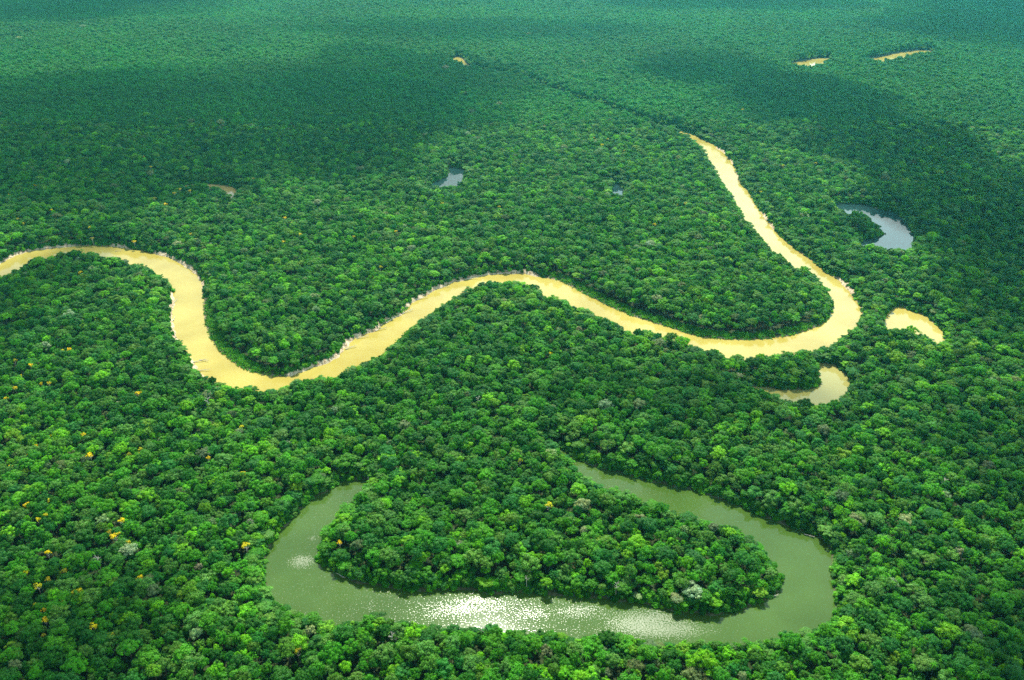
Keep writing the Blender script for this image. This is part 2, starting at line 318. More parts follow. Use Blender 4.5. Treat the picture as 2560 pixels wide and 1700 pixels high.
GUSTS = [(1160,1512,190,36,.82),(1320,1535,80,30,.74),(1450,1530,80,30,.66),(1530,1545,60,24,.6),(1640,1562,160,42,1.0),(755,1405,38,22,1.0),(785,1345,22,10,.8),(930,1515,28,26,.8),(1000,1480,90,16,.5)]
for nm in POLY: make_water(nm)

# ------------------------------------------------------------------ tree shapes
def sph(n, r):
    i = np.arange(n) + .5
    ph = np.arccos(1 - 2 * i / n); th = math.pi * (1 + 5 ** .5) * i + r.uniform(0, 6.28)
    return np.stack([np.cos(th) * np.sin(ph), np.sin(th) * np.sin(ph), np.cos(ph)], -1)
import bmesh as _bm
_b = _bm.new(); _bm.ops.create_icosphere(_b, subdivisions=1, radius=1)
ICO_V = np.array([v.co[:] for v in _b.verts]); ICO_F = np.array([[v.index for v in f.verts] for f in _b.faces]); _b.free()
class Soup:
    def __init__(s): s.v, s.q, s.t, s.tq, s.tt, s.n = [], [], [], [], [], 0
    def quads(s, c, nrm, size, r, tone):
        k = len(c)
        a = np.cross(nrm, r.normal(size=(k, 3))); a /= np.linalg.norm(a, axis=1, keepdims=True) + 1e-9
        b = np.cross(nrm, a)
        sz = size * r.uniform(.65, 1.35, (k, 1)); asp = r.uniform(.6, 1.0, (k, 1))
        P = np.stack([c - a * sz - b * sz * asp * .6, c + a * sz * .7 - b * sz * asp, c + a * sz + b * sz * asp * .7, c - a * sz * .6 + b * sz * asp], 1)
        P = P + r.normal(size=P.shape) * size * .12
        s.v.append(P.reshape(-1, 3)); s.q.append(s.n + np.arange(4 * k).reshape(k, 4)); s.n += 4 * k
        s.tq.append(np.broadcast_to(tone, (k, 3)))
    def ball(s, c, rx, rz, tone, r):
        v = ICO_V * (1 + r.uniform(-.12, .12, (len(ICO_V), 1))) * [rx, rx, rz] + c
        s.v.append(v); s.t.append(s.n + ICO_F); s.n += len(v); s.tt.append(np.broadcast_to(tone, (len(ICO_F), 3)))
    def strip(s, pts, wid, side, tone):
        L, Rr_ = pts - side * wid[:, None], pts + side * wid[:, None]
        k = len(pts); s.v.append(np.concatenate([L, Rr_])); i = np.arange(k - 1)
        s.q.append(s.n + np.stack([i, i + 1, i + 1 + k, i + k], -1)); s.n += 2 * k
        s.tq.append(np.broadcast_to(tone, (k - 1, 3)))
    def mesh(s, name):
        fl = [np.concatenate(x) for x in (s.q, s.t) if x]
        me = mesh_np(name, np.concatenate(s.v), fl)
        tone = np.concatenate([np.concatenate(x) for x in (s.tq, s.tt) if x])
        col = np.concatenate([tone, np.ones((len(tone), 1))], 1).astype(np.float32)
        a = me.attributes.new('tone', 'FLOAT_COLOR', 'FACE'); a.data.foreach_set('color', col.ravel())
        me.materials.append(MLEAF)
        return me
def crown(S, r, Rad, Hc, z0, lobes, lr, leaf, dens, flat=0., base=(0, 0), tone0=(1, 1, 1), skirt=-.25, open_=1.0, core=.80):
    """a broadleaf crown: many leaf clumps heaped over a dome"""
    d = sph(int(lobes * 1.9), r); d = d[d[:, 2] > skirt][:lobes + 6]
    d = d + r.normal(size=d.shape) * .16
    keep = r.uniform(size=len(d)) < open_
    d = d[keep]
    sc = r.uniform(.62, .86, (len(d), 1))
    C = d * sc * [Rad, Rad, Hc]
    C[:, 2] *= (1 - flat * .4)
    C += [base[0], base[1], z0]
    C = np.concatenate([C, [[base[0], base[1], z0 + .12 * Hc]]])
    rl = np.append(lr * Rad * r.uniform(.72, 1.3, len(d)), Rad * .55)
    for i, (c, q) in enumerate(zip(C, rl)):
        tn = np.array(tone0) * r.uniform(.82, 1.2) * np.array([r.uniform(.9, 1.12), 1, r.uniform(.85, 1.15)])
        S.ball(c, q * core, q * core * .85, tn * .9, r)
        if i == len(C) - 1: break
        n = max(8, int(dens * 4 * math.pi * q * q / (leaf * leaf * 4)))
        dd = sph(n, r)
        pos = c + dd * (q * r.uniform(.78, 1.22, (n, 1))) * [1, 1, .88]
        out = (dd * (C[i] - [base[0], base[1], z0 - Hc * .6])).sum(1) > -.25 * Rad
        gap = np.ones(n, bool)
        for j in range(len(C)):
            if j != i: gap &= np.linalg.norm((pos - C[j]), axis=1) > rl[j] * .8
        k = out & gap
        if not k.any(): continue
        nr = dd[k] + r.normal(size=(k.sum(), 3)) * .42; nr[:, 2] += .25
        nr /= np.linalg.norm(nr, axis=1, keepdims=True)
        S.quads(pos[k], nr, leaf, r, tn)
def tube(pts, rad, seg=6):
    pts = np.asarray(pts, float); v = []; f = []
    for i, p in enumerate(pts):
        d = pts[min(i + 1, len(pts) - 1)] - pts[max(i - 1, 0)]; d /= np.linalg.norm(d) + 1e-9
        a = np.cross(d, [0.31, .95, .05]) if abs(d[1]) < .9 else np.cross(d, [1, 0, 0]); a /= np.linalg.norm(a); b = np.cross(d, a)
        for k in range(seg):
            t = 2 * math.pi * k / seg; v.append(p + rad[i] * (a * math.cos(t) + b * math.sin(t)))
    for i in range(len(pts) - 1):
        for k in range(seg):
            f.append([i * seg + k, i * seg + (k + 1) % seg, (i + 1) * seg + (k + 1) % seg, (i + 1) * seg + k])
    return np.array(v), np.array(f)
def tubes(name, specs, mat):
    V, Fs, n = [], [], 0
    for pts, rad in specs:
        v, f = tube(pts, rad); V.append(v); Fs.append(f + n); n += len(v)
    me = mesh_np(name, np.concatenate(V), [np.concatenate(Fs)], True); me.materials.append(mat); return me
def trunk_specs(r, h, r0, spread, limbs=5):
    lean = r.normal(size=2) * .5
    top = np.array([lean[0], lean[1], h])
    sp = [([[0, 0, -1.5], [0, 0, .6], [lean[0] * .4, lean[1] * .4, h * .5], top], [r0 * 1.9, r0 * 1.15, r0 * .85, r0 * .6])]
    for k in range(limbs):
        a = 6.28 * k / limbs + r.uniform(-.4, .4); st = np.array([lean[0] * .8, lean[1] * .8, h * r.uniform(.72, .9)])
        e = st + np.array([math.cos(a) * spread, math.sin(a) * spread, spread * r.uniform(.5, .9)])
        mid = (st + e) / 2 + [0, 0, -.12 * spread]
        sp.append(([st, mid, e], [r0 * .5, r0 * .36, r0 * .15]))
    return sp
PROTO = {}
def add_proto(key, me, height, radius, trunk_me=None): PROTO[key] = dict(crown=me, trunk=trunk_me, h=height, r=radius)
def palm_crown(S, r, z, n=15, L=4.6):
    for k in range(n):
        a = 6.283 * k / n * 1.0 + r.uniform(-.2, .2); el = r.uniform(.15, 1.15)
        t = np.linspace(0, 1, 7)
        rr = L * (t * math.cos(el) + .12 * t * t); zz = L * (t * math.sin(el) - (.55 + .35 * math.cos(el)) * t ** 2.1)
        pts = np.stack([rr * math.cos(a), rr * math.sin(a), z + zz], -1)
        side = np.array([-math.sin(a), math.cos(a), 0.0])
        wid = .42 * np.sin(np.clip(t * 1.02 + .06, 0, 1) * math.pi) ** .6 + .03
        for sg in (-1, 1):      # the two rows of leaflets hang either side of the rib
            off = side * sg * .9 + np.array([0, 0, -.5])
            S.strip(pts + off * wid[:, None] * .5, wid * .5, side * .9 * sg + np.array([0, 0, -.45]), np.array([1, 1, 1]) * r.uniform(.8, 1.2))
def build_protos():
    r = np.random.default_rng(11)
    for i in range(7):
        S = Soup(); Rad = 4.7; h = 20.0; Hc = r.uniform(4.2, 6.2)
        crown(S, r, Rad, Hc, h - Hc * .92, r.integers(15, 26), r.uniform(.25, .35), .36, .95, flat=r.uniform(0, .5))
        add_proto(f'round{i}', S.mesh('crown'), h, Rad, tubes('trunk', trunk_specs(r, h - Hc * .8, .3, Rad * .6), MBARK))
    for i in range(4):
        S = Soup(); Rad = 9.0; h = 26.0; Hc = r.uniform(5.5, 7.5)
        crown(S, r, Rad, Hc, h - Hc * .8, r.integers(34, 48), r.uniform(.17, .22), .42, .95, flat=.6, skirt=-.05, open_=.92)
        add_proto(f'broad{i}', S.mesh('crown'), h, Rad, tubes('trunk', trunk_specs(r, h - Hc * .75, .55, Rad * .6, 7), MBARK))
    for i in range(2):
        S = Soup(); Rad = 4.6; h = 23.0
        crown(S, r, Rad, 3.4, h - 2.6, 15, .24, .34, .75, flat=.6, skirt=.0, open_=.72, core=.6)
        add_proto(f'open{i}', S.mesh('crown'), h, Rad, tubes('trunk', trunk_specs(r, h - 2.9, .26, Rad * .7, 8), MPALE))
    for i in range(3):
        S = Soup(); Rad = 2.9; h = 8.0
        for zc, rr in ((1.6, 1.0), (3.6, 1.0), (5.6, .8)):
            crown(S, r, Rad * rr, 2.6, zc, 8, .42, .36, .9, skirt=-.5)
        add_proto(f'bush{i}', S.mesh('bush'), h, Rad)
    for i in range(2):
        S = Soup(); r2 = np.random.default_rng(30 + i)
        palm_crown(S, r2, 20.0)
        tp = [[0, 0, -1], [.3, .1, 7], [.1, .3, 14], [0, 0, 20.1]]
        add_proto(f'palm{i}', S.mesh('frond_crown'), 21.0, 4.4, tubes('trunk', [(tp, [.26, .2, .17, .15])], MBARK))
    for i in range(3):      # a low clump of cane and young cecropia for the point bars
        S = Soup()
        for _ in range(16):
            c = np.append(r.normal(size=2) * 2.0, r.uniform(.6, 2.6)); S.ball(c, r.uniform(.5, 1.0), r.uniform(.7, 1.3), np.ones(3) * r.uniform(.85, 1.15), r)
            dd = sph(16, r); S.quads(c + dd * .9, dd + r.normal(size=dd.shape) * .5, .3, r, np.ones(3) * r.uniform(.85, 1.15))
        add_proto(f'cane{i}', S.mesh('cane'), 3.0, 2.8)
    for i in range(5):      # a stand of trees, for the distance
        S = Soup(); pts = []
        for _ in range(400):
            p = r.uniform(-15, 15, 2)
            if np.hypot(*p) < 14 and all(np.hypot(*(p - q[:2])) > 6.6 for q in pts): pts.append((*p, r.lognormal(0, .22)))
        for x, y, s in pts:
            tone = np.array([r.uniform(.75, 1.35), 1, r.uniform(.75, 1.3)]) * r.choice([.75, .88, 1, 1.12, 1.3], p=[.25, .3, .25, .15, .05])
            Rad = 4.8 * s; h = 19 * s ** .5 + r.normal() * 2.2; Hc = r.uniform(4, 6) * s
            crown(S, r, Rad, Hc, h - Hc * .9, 9, .42, .75, .55, flat=.3, base=(x, y), tone0=tone)
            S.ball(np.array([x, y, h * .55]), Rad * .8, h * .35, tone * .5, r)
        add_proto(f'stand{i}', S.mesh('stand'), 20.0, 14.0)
build_protos()

# ------------------------------------------------------------------ leaf colours (albedo)
TINT = {'mid green': (.041, .205, .003), 'dark green': (.016, .108, .004), 'bright green': (.098, .33, .003), 'grey-green': (.064, .195, .022),
        'olive': (.060, .18, .012), 'pale': (.18, .27, .11), 'pinkish tan': (.21, .235, .11), 'brown-grey': (.092, .15, .05),
        'yellow': (.62, .50, .006), 'dull yellow': (.34, .31, .012), 'yellow-green': (.11, .27, .010), 'blue-green': (.019, .135, .013)}
COMMON = ['mid green', 'dark green', 'bright green', 'grey-green', 'olive', 'pale', 'blue-green', 'brown-grey', 'yellow-green']
CPROB = np.array([.32, .27, .10, .11, .06, .012, .10, .018, .01]); CPROB /= CPROB.sum()
def tint_of(names, r):
    base = np.array([TINT[n] for n in names])
    return base * r.uniform(.82, 1.2, (len(base), 1)) * np.stack([r.uniform(.85, 1.18, len(base)), np.ones(len(base)), r.uniform(.8, 1.25, len(base))], 1)

# ------------------------------------------------------------------ conspicuous single trees, read off the photograph (pixel of the crown)
YELLOW = [(377,418),(214,447),(228,455),(88,465),(21,488),(129,526),(44,549),(59,560),(226,570),(226,586),(197,586),(633,448),(451,474),(476,478),(494,463),(436,484),(386,497),(413,512),(712,546),(729,558),(478,587),(750,587),(635,366),(360,392),(884,593),
 (1486,346),(1519,349),(1505,363),(1562,378),(1146,457),(1133,492),(1106,510),(1659,473),(1694,513),(1714,510),(1636,562),(1248,518),(990,580),(1702,238),(1958,415),(1903,474),(1857,275),(2039,409),(2402,566),
 (201,683),(328,599),(174,875),(156,879),(132,890),(76,915),(173,909),(37,903),(104,961),(53,942),(123,959),(15,998),(345,986),(38,971),(208,1088),(126,1094),(604,1069),(340,789),(708,606),(490,600),(951,669),(935,694),(1375,885),
 (90,1117),(73,1140),(27,1169),(226,1140),(322,1138),(351,1125),(348,1139),(521,1146),(607,1186),(127,1253),(68,1264),(114,1290),(94,1301),(304,1303),(289,1343),(275,1332),(320,1358),(613,1358),(120,1384),(65,1433),(161,1429),(122,1450),(96,1466),(184,1486),(197,1479),(155,1505),(350,1446),(90,1516),(114,1526),(115,1552),(236,1567),(109,1592),(276,1590),(1371,1264),(1299,1153),(849,1350),(744,1630)]
DULLY = {(633,448),(386,497),(197,586),(322,1138),(161,1429),(155,1505),(109,1592),(276,1590),(1299,1153),(744,1630),(132,890),(37,903),(275,1332),(122,1450)}
BIGY = {(1371,1264),(613,1358),(96,1466),(115,1552),(289,1343),(304,1303),(174,875),(184,1486),(226,1140),(236,1567),(345,986),(276,1590)}
PICKS = [ # x, y, colour, metres radius
 (679,1292,'bright green',4.6),(534,1320,'bright green',4.2),(417,1287,'bright green',3.6),(390,1323,'bright green',3.2),(626,1301,'pinkish tan',4.2),(495,1416,'pinkish tan',3.6),(381,1475,'brown-grey',7.5),(476,1473,'yellow-green',8.5),(547,1511,'grey-green',7.2),(560,1477,'dark green',6.5),(643,1597,'blue-green',6.8),(490,1582,'pale',6.0),(321,1620,'mid green',9.2),(455,1528,'mid green',8.5),(237,1406,'grey-green',6.0),(543,1622,'bright green',4.0),(775,1571,'pale',4.5),(427,1188,'bright green',4.4),(800,1110,'bright green',4.6),(386,1678,'yellow-green',6.5),(463,1391,'mid green',8.0),
 (1365,1628,'pinkish tan',6.4),(1298,1650,'mid green',7.0),(1520,1586,'dark green',8.4),(1707,1614,'yellow-green',6.4),(1194,1127,'mid green',7.2),(1106,1169,'grey-green',8.0),(1365,1463,'bright green',5.4),(1481,1597,'pale',3.6),(1462,1326,'pale',4.6),(1711,1322,'pale',4.0),(861,1666,'bright green',5.0),(1669,1685,'olive',6.2),(1585,1620,'yellow-green',4.6),
 (2215,1417,'bright green',3.6),(2228,1458,'pale',6.6),(2132,1590,'yellow-green',6.6),(2240,1643,'yellow-green',5.0),(1890,1636,'olive',7.0),(1733,1659,'bright green',7.6),(2328,1211,'olive',7.0),(2310,1161,'mid green',7.6),(2517,1360,'blue-green',9.0),(2502,1406,'bright green',4.0),(2398,1379,'pinkish tan',5.0),(2406,1330,'bright green',4.8),(2349,1234,'bright green',4.6),(2322,1243,'brown-grey',4.0),(1798,1398,'bright green',4.4),(2341,1308,'mid green',7.4),(2161,1230,'mid green',6.5),(2307,1561,'mid green',7.2),(2460,1571,'mid green',8.0),(2506,1284,'bright green',4.4),
 (727,668,'olive',13.0),(314,887,'bright green',7.5),(382,1089,'bright green',4.2),(578,1036,'brown-grey',6.6),(520,986,'pale',7.6),(425,1061,'bright green',6.0),(478,955,'bright green',5.4),(245,890,'pale',3.8),(413,883,'dark green',7.0),(715,850,'yellow-green',6.0),(876,703,'bright green',5.0),(788,1105,'bright green',5.2),(834,1024,'pale',4.6),
 (1790,909,'grey-green',8.0),(1981,1028,'bright green',8.0),(2349,741,'bright green',6.0),(2402,814,'olive',6.0),(2498,978,'grey-green',8.5),(2414,906,'mid green',7.5),(2157,887,'dark green',6.5),(1763,927,'bright green',6.0),(1951,733,'grey-green',6.4),(1878,695,'grey-green',6.4),(1928,726,'mid green',6.5),
 (1577,994,'bright green',5.4),(1519,1105,'grey-green',9.5),(1232,795,'grey-green',8.0),(1190,841,'blue-green',9.0),(1397,823,'pale',4.6),(1448,823,'pinkish tan',4.6),
 (1248,260,'pinkish tan',10),(1179,279,'brown-grey',10),(1164,233,'brown-grey',9),(1156,233,'bright green',9),(1198,262,'bright green',10),(1114,168,'pinkish tan',11),(1458,155,'pinkish tan',9),(1321,85,'pale',9),(1399,24,'pale',9),(1500,375,'pale',8),(1361,317,'pinkish tan',6),(1194,304,'pinkish tan',6),(1263,543,'brown-grey',8),(1309,562,'pale',7),
 (478,302,'brown-grey',10),(48,95,'pale',12),(206,66,'pale',12),(488,503,'pale',6),(233,481,'pale',7),(539,245,'pale',8)]
PALMS = [(2173,1383),(2194,1360),(2234,1372),(2196,1410),(2255,1416),(2159,1477),(2176,1490),(2134,1569),(2289,1563),(2377,1601),(2205,1548),(2157,1546),(2234,1546),(2404,1450),(2331,1330),(2284,1264),(2263,1284),(1775,1643),(2027,1586),(2467,1406),(2440,1490),(1623,1620),(1600,1651),(1466,1643),(1657,1305),(727,1559),(719,1532),(2249,1458),(2120,1600),(1950,1600),(1700,1640),(2310,1480),(2350,1550),(2090,1640),(1850,1560),(2260,1340)]
DEAD = [(980,1597,1.0),(1205,1572,.8),(520,1002,1.1),(1539,1488,.7),(1315,1472,.6),(245,1400,1.0),(2360,1205,1.0),(1195,1000,.9)]
GROUP_TREES = []          # (x, y, radius, kind, colour, proto, scale)
def put(px, py, rad, proto, z_extra=0):
    """ground point of a tree whose crown shows round pixel (px, py)"""
    pr = PROTO[proto]; s = rad / pr['r']; sz = 1.0 if proto[:5] != 'broad' else .5 + .5 * s
    if proto[:5] == 'round': sz = .8 + .25 * s
    if proto[:4] == 'open': sz = .98
    g = ground(px, py, pr['h'] * sz - rad * .35)
    return g, s, sz
for k, (px, py) in enumerate(YELLOW):
    big = (px, py) in BIGY; dull = (px, py) in DULLY
    rad = (4.6 if big else 3.2 if py > 700 else 4.0) * rng.uniform(.85, 1.15)
    proto = f'open{k % 2}'; g, s, sz = put(px, py, rad, proto)
    GROUP_TREES.append(dict(g=g, r=rad, kind='flowering_tree', look='dull yellow' if dull else 'yellow', proto=proto, s=s, sz=sz, px=px, py=py, big=big))
for k, (px, py, look, rad) in enumerate(PICKS):
    proto = f'broad{k % 4}' if rad > 5.6 else f'round{k % 7}'; g, s, sz = put(px, py, rad, proto)
    GROUP_TREES.append(dict(g=g, r=rad, kind='rainforest_tree', look=look, proto=proto, s=s, sz=sz, px=px, py=py, big=rad > 6.8))
for k, (px, py) in enumerate(PALMS):
    rad = 4.4; proto = f'palm{k % 2}'; g, s, sz = put(px, py, rad, proto)
    GROUP_TREES.append(dict(g=g, r=rad * .8, kind='palm_tree', look='green', proto=proto, s=s, sz=rng.uniform(.98, 1.12), px=px, py=py, big=False))

# ------------------------------------------------------------------ scatter the forest
def hexgrid(x0, x1, y0, y1, d, jit):
    ny = int((y1 - y0) / (d * .866)) + 1; nx = int((x1 - x0) / d) + 1
    X, Y = np.meshgrid(np.arange(nx), np.arange(ny))
    x = x0 + (X + .5 * (Y % 2)) * d; y = y0 + Y * d * .866
    x, y = x.ravel(), y.ravel()
    return x + rng.uniform(-jit, jit, len(x)), y + rng.uniform(-jit, jit, len(x))
def in_view(x, y, z=12., m=1.0):
    px, py, d = project(x, y, z)
    return (d > 50) & (px > -420 * m) & (px < 2560 + 420 * m) & (py > -260) & (py < 1700 + 330 * m)
def lattice(x, y, sc, seed):
    """smooth value noise, for drifts of species"""
    r = np.random.default_rng(seed); T = r.uniform(size=(64, 64))
    u, v = x / sc + 1000, y / sc + 1000; i, j = np.floor(u).astype(int), np.floor(v).astype(int); a, b = u - i, v - j
    a, b = a * a * (3 - 2 * a), b * b * (3 - 2 * b)
    g = lambda p, q: T[p % 64, q % 64]
    return g(i, j) * (1 - a) * (1 - b) + g(i + 1, j) * a * (1 - b) + g(i, j + 1) * (1 - a) * b + g(i + 1, j + 1) * a * b
NEARLIM = 2300.
forest = dict(p=[], s=[], rot=[], var=[], tint=[])
KEYS = sorted(PROTO)
def emit(x, y, z, s, sz, keys, tint):
    forest['p'].append(np.stack([x, y, z], -1)); forest['s'].append(np.stack([s, s, sz], -1))
    forest['rot'].append(rng.uniform(0, 6.283, len(x))); forest['var'].append(np.array([KEYS.index(k) for k in keys])); forest['tint'].append(tint)
def ashore(t):
    g = np.array(t['g'], float); need = max(2.5, t['r'] * .3)
    for _ in range(14):
        q = g + np.array([(0, 0), (1.5, 0), (-1.5, 0), (0, 1.5), (0, -1.5)]); d, _w = sdf_all(q[:, 0], q[:, 1])
        if d[0] > need or d[0] > 9000: break
        gr = np.array([d[1] - d[2], d[3] - d[4]]); g = g + 2.5 * gr / (np.linalg.norm(gr) + 1e-6)
    t['g'] = g
for t in GROUP_TREES:
    ashore(t); d, _w = sdf_all(t['g'][None, 0], t['g'][None, 1]); t['sz'] *= min(1, .5 + d[0] / 60)
singles_xy = np.array([t['g'] for t in GROUP_TREES]); singles_r = np.array([t['r'] for t in GROUP_TREES])
def clear_of(x, y, sx, sr, f):
    ok = np.ones(len(x), bool)
    for c in range(0, len(x), 4000):
        d = np.hypot(x[c:c + 4000, None] - sx[:, 0], y[c:c + 4000, None] - sx[:, 1])
        ok[c:c + 4000] = (d > f * sr + 1.6).all(1)
    return ok
def setback(x, y):
    return 2.2 + 7.5 * near(x, y, CUTG, 30) + 12.0 * near(x, y, BARG, 40)
# big crowns first
bx, by = hexgrid(-2200, 2200, 330, NEARLIM + 60, 30, 12)
br = np.clip(rng.lognormal(math.log(6.6), .24, len(bx)), 5.2, 11.5)
m = in_view(bx, by) & (rng.uniform(size=len(bx)) < .62)
bx, by, br = bx[m], by[m], br[m]
s_, _w = sdf_all(bx, by); m = (s_ > br * .6 + 10 + setback(bx, by)) & clear_of(bx, by, singles_xy, singles_r, .9)
bx, by, br = bx[m], by[m], br[m]
# ordinary crowns
tx, ty = hexgrid(-2200, 2200, 330, NEARLIM, 8.3, 3.1)
m = in_view(tx, ty); tx, ty = tx[m], ty[m]
tr_ = np.clip(rng.lognormal(math.log(4.55), .35, len(tx)), 2.4, 8.8)
s_, _w = sdf_all(tx, ty); sb = setback(tx, ty)
m = (s_ > sb + tr_ * .25) & clear_of(tx, ty, singles_xy, singles_r, .75)
tx, ty, tr_, s_ = tx[m], ty[m], tr_[m], s_[m]
cell = {}
for i, (a, b) in enumerate(zip(bx, by)): cell.setdefault((int(a // 16), int(b // 16)), []).append(i)
keep = np.ones(len(tx), bool)
for i in range(len(tx)):
    cx, cy2 = int(tx[i] // 16), int(ty[i] // 16)
    for dx in (-1, 0, 1):
        for dy in (-1, 0, 1):
            for j in cell.get((cx + dx, cy2 + dy), ()):
                if (tx[i] - bx[j]) ** 2 + (ty[i] - by[j]) ** 2 < (.66 * br[j]) ** 2: keep[i] = False
tx, ty, tr_, s_ = tx[keep], ty[keep], tr_[keep], s_[keep]
def choose_looks(x, y, big=False):
    drift = lattice(x, y, 90, 3); drift2 = lattice(x, y, 260, 5)
    u = np.clip(rng.uniform(size=len(x)) * .75 + (drift * .6 + drift2 * .4 - .5) * .55 + .125, 0, .999)
    cum = np.cumsum([.24, .12, .28, .10, .08, .11, .05, .012, .008]); cum /= cum[-1]
    names = ['dark green', 'blue-green', 'mid green', 'grey-green', 'olive', 'bright green', 'yellow-green', 'pale', 'brown-grey']
    names = np.array(names)[np.searchsorted(cum, u)]
    flip = rng.uniform(size=len(x)) < .35
    names[flip] = rng.choice(COMMON, flip.sum(), p=CPROB)
    return names
big_looks = choose_looks(bx, by); t_looks = choose_looks(tx, ty)
# the largest crowns in the picture become trees of their own
_, _, bd = project(bx, by, 22.); show = br / bd
bpx, bpy_, _ = project(bx, by, 22.)
ok = (bpx > 10) & (bpx < 2550) & (bpy_ > 10) & (bpy_ < 1690)
rank = np.argsort(np.where(ok, -show, 0))[:max(0, 300 - len(PICKS))]
own = np.zeros(len(bx), bool); own[rank] = True
for i in np.nonzero(own)[0]:
    proto = f'broad{rng.integers(4)}'; s = br[i] / 9.0
    GROUP_TREES.append(dict(g=np.array([bx[i], by[i]]), r=br[i], kind='rainforest_tree', look=str(big_looks[i]), proto=proto, s=s, sz=.5 + .5 * s + rng.normal() * .04, px=float(bpx[i]), py=float(bpy_[i]), big=br[i] > 8.0))
mm = ~own
emit(bx[mm], by[mm], np.full(mm.sum(), 2.2), br[mm] / 9, .5 + .5 * br[mm] / 9 + rng.normal(size=mm.sum()) * .05, [f'broad{k}' for k in rng.integers(0, 4, mm.sum())], tint_of(big_looks[mm], rng))
low = np.clip(.34 + s_ / 42, .34, 1)
hs = np.clip(.60 + .068 * tr_ + rng.normal(size=len(tx)) * .145 + .36 * (lattice(tx, ty, 60, 9) - .5) + .24 * (lattice(tx, ty, 24, 10) - .5), .5, 1.3) * low
qx, qy, _ = project(tx, ty, 18.)
pal = (rng.uniform(size=len(tx)) < np.where((qx > 1900) & (qy > 1150), .05, .012)) & (s_ > 14)
tkeys = np.array([f'round{k}' for k in rng.integers(0, 7, len(tx))]); tkeys[pal] = [f'palm{k}' for k in rng.integers(0, 2, pal.sum())]
tint = tint_of(t_looks, rng); tint[pal] = np.array(TINT['mid green']) * 1.15
sxy = np.where(pal, .95, tr_ / 4.7); hs = np.where(pal, rng.uniform(.9, 1.1, len(tx)), hs)
emit(tx, ty, np.full(len(tx), 2.0), sxy, hs, tkeys, tint)
# bushes and creeper-hung trees crowd the waterline
def edge_points(lo, hi, d, ylim):
    x, y = [], []
    for nm, p in POLY.items():
        q = np.roll(p, -1, 0)
        for a, b in zip(p, q):
            L = np.hypot(*(b - a)); k = max(1, int(L / d))
            if a[1] > ylim: continue
            t = (np.arange(k) + rng.uniform(size=k)) / k
            nn = np.array([(b - a)[1], -(b - a)[0]]) / max(L, 1e-6)
            for sgn in (1, -1):
                off = rng.uniform(lo, hi, k)
                x.append(a[0] + t * (b - a)[0] + sgn * nn[0] * off); y.append(a[1] + t * (b - a)[1] + sgn * nn[1] * off)
    return np.concatenate(x), np.concatenate(y)
ex, ey = edge_points(.5, 12, 1.0, 2700); s_, _w = sdf_all(ex, ey)
cutn = near(ex, ey, CUTG, 26); barn = near(ex, ey, BARG, 36)
m = (s_ > .4 + 6.0 * cutn * rng.uniform(.4, 1.2, len(ex))) & in_view(ex, ey) & (barn < .5) & clear_of(ex, ey, singles_xy, singles_r * .3, 1)
ex, ey, s_ = ex[m], ey[m], s_[m]
hz = np.clip(.30 + s_ * .075 + rng.normal(size=len(ex)) * .17, .22, 1.5)
emit(ex, ey, np.minimum(s_ * .4, 2.) - .2, rng.uniform(.6, 1.25, len(ex)), hz, [f'bush{k}' for k in rng.integers(0, 3, len(ex))], tint_of(rng.choice(['mid green', 'dark green', 'bright green', 'grey-green'], len(ex), p=[.42, .3, .16, .12]), rng))
# far forest, in stands
fx, fy = hexgrid(-4300, 4300, NEARLIM - 8, 6900, 19.5, 4.5)
m = in_view(fx, fy, 12., .9); fx, fy = fx[m], fy[m]
s_, _w = sdf_all(fx, fy); m = s_ > 17; fx, fy = fx[m], fy[m]
dr = .72 + .56 * (.5 * lattice(fx, fy, 130, 21) + .5 * lattice(fx, fy, 420, 22))
ft = np.array([.029, .19, .014]) * dr[:, None] * np.stack([.75 + .5 * lattice(fx, fy, 200, 23), np.ones(len(fx)), .8 + .4 * lattice(fx, fy, 170, 24)], 1)
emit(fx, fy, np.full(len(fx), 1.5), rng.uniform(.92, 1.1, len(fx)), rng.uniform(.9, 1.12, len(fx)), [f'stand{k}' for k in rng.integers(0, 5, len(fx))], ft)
# single trees close the gap between the far stands and the far waters
gx, gy = edge_points(3, 30, 1.5, 9000); m = (gy > NEARLIM) & in_view(gx, gy); gx, gy = gx[m], gy[m]
s_, _w = sdf_all(gx, gy); m = (s_ > 3) & (s_ < 30); gx, gy, s_ = gx[m], gy[m], s_[m]
emit(gx, gy, np.full(len(gx), 1.5), rng.uniform(.7, 1.15, len(gx)), np.clip(.3 + s_ * .03, .3, .95), [f'round{k}' for k in rng.integers(0, 7, len(gx))], tint_of(rng.choice(['mid green', 'bright green', 'grey-green'], len(gx)), rng))
# cane on the point bars
canes = dict(p=[], s=[], rot=[], var=[], tint=[])
kx, ky = [], []
for p in BARG:
    n = 260; a = rng.uniform(0, 6.283, n); q = 42 * np.sqrt(rng.uniform(size=n)); kx.append(p[0] + q * np.cos(a)); ky.append(p[1] + q * np.sin(a))
kx, ky = np.concatenate(kx), np.concatenate(ky); s_, w_ = sdf_all(kx, ky)
m = (s_ > .3) & (s_ < 16) & (w_ == 0); kx, ky, s_ = kx[m], ky[m], s_[m]

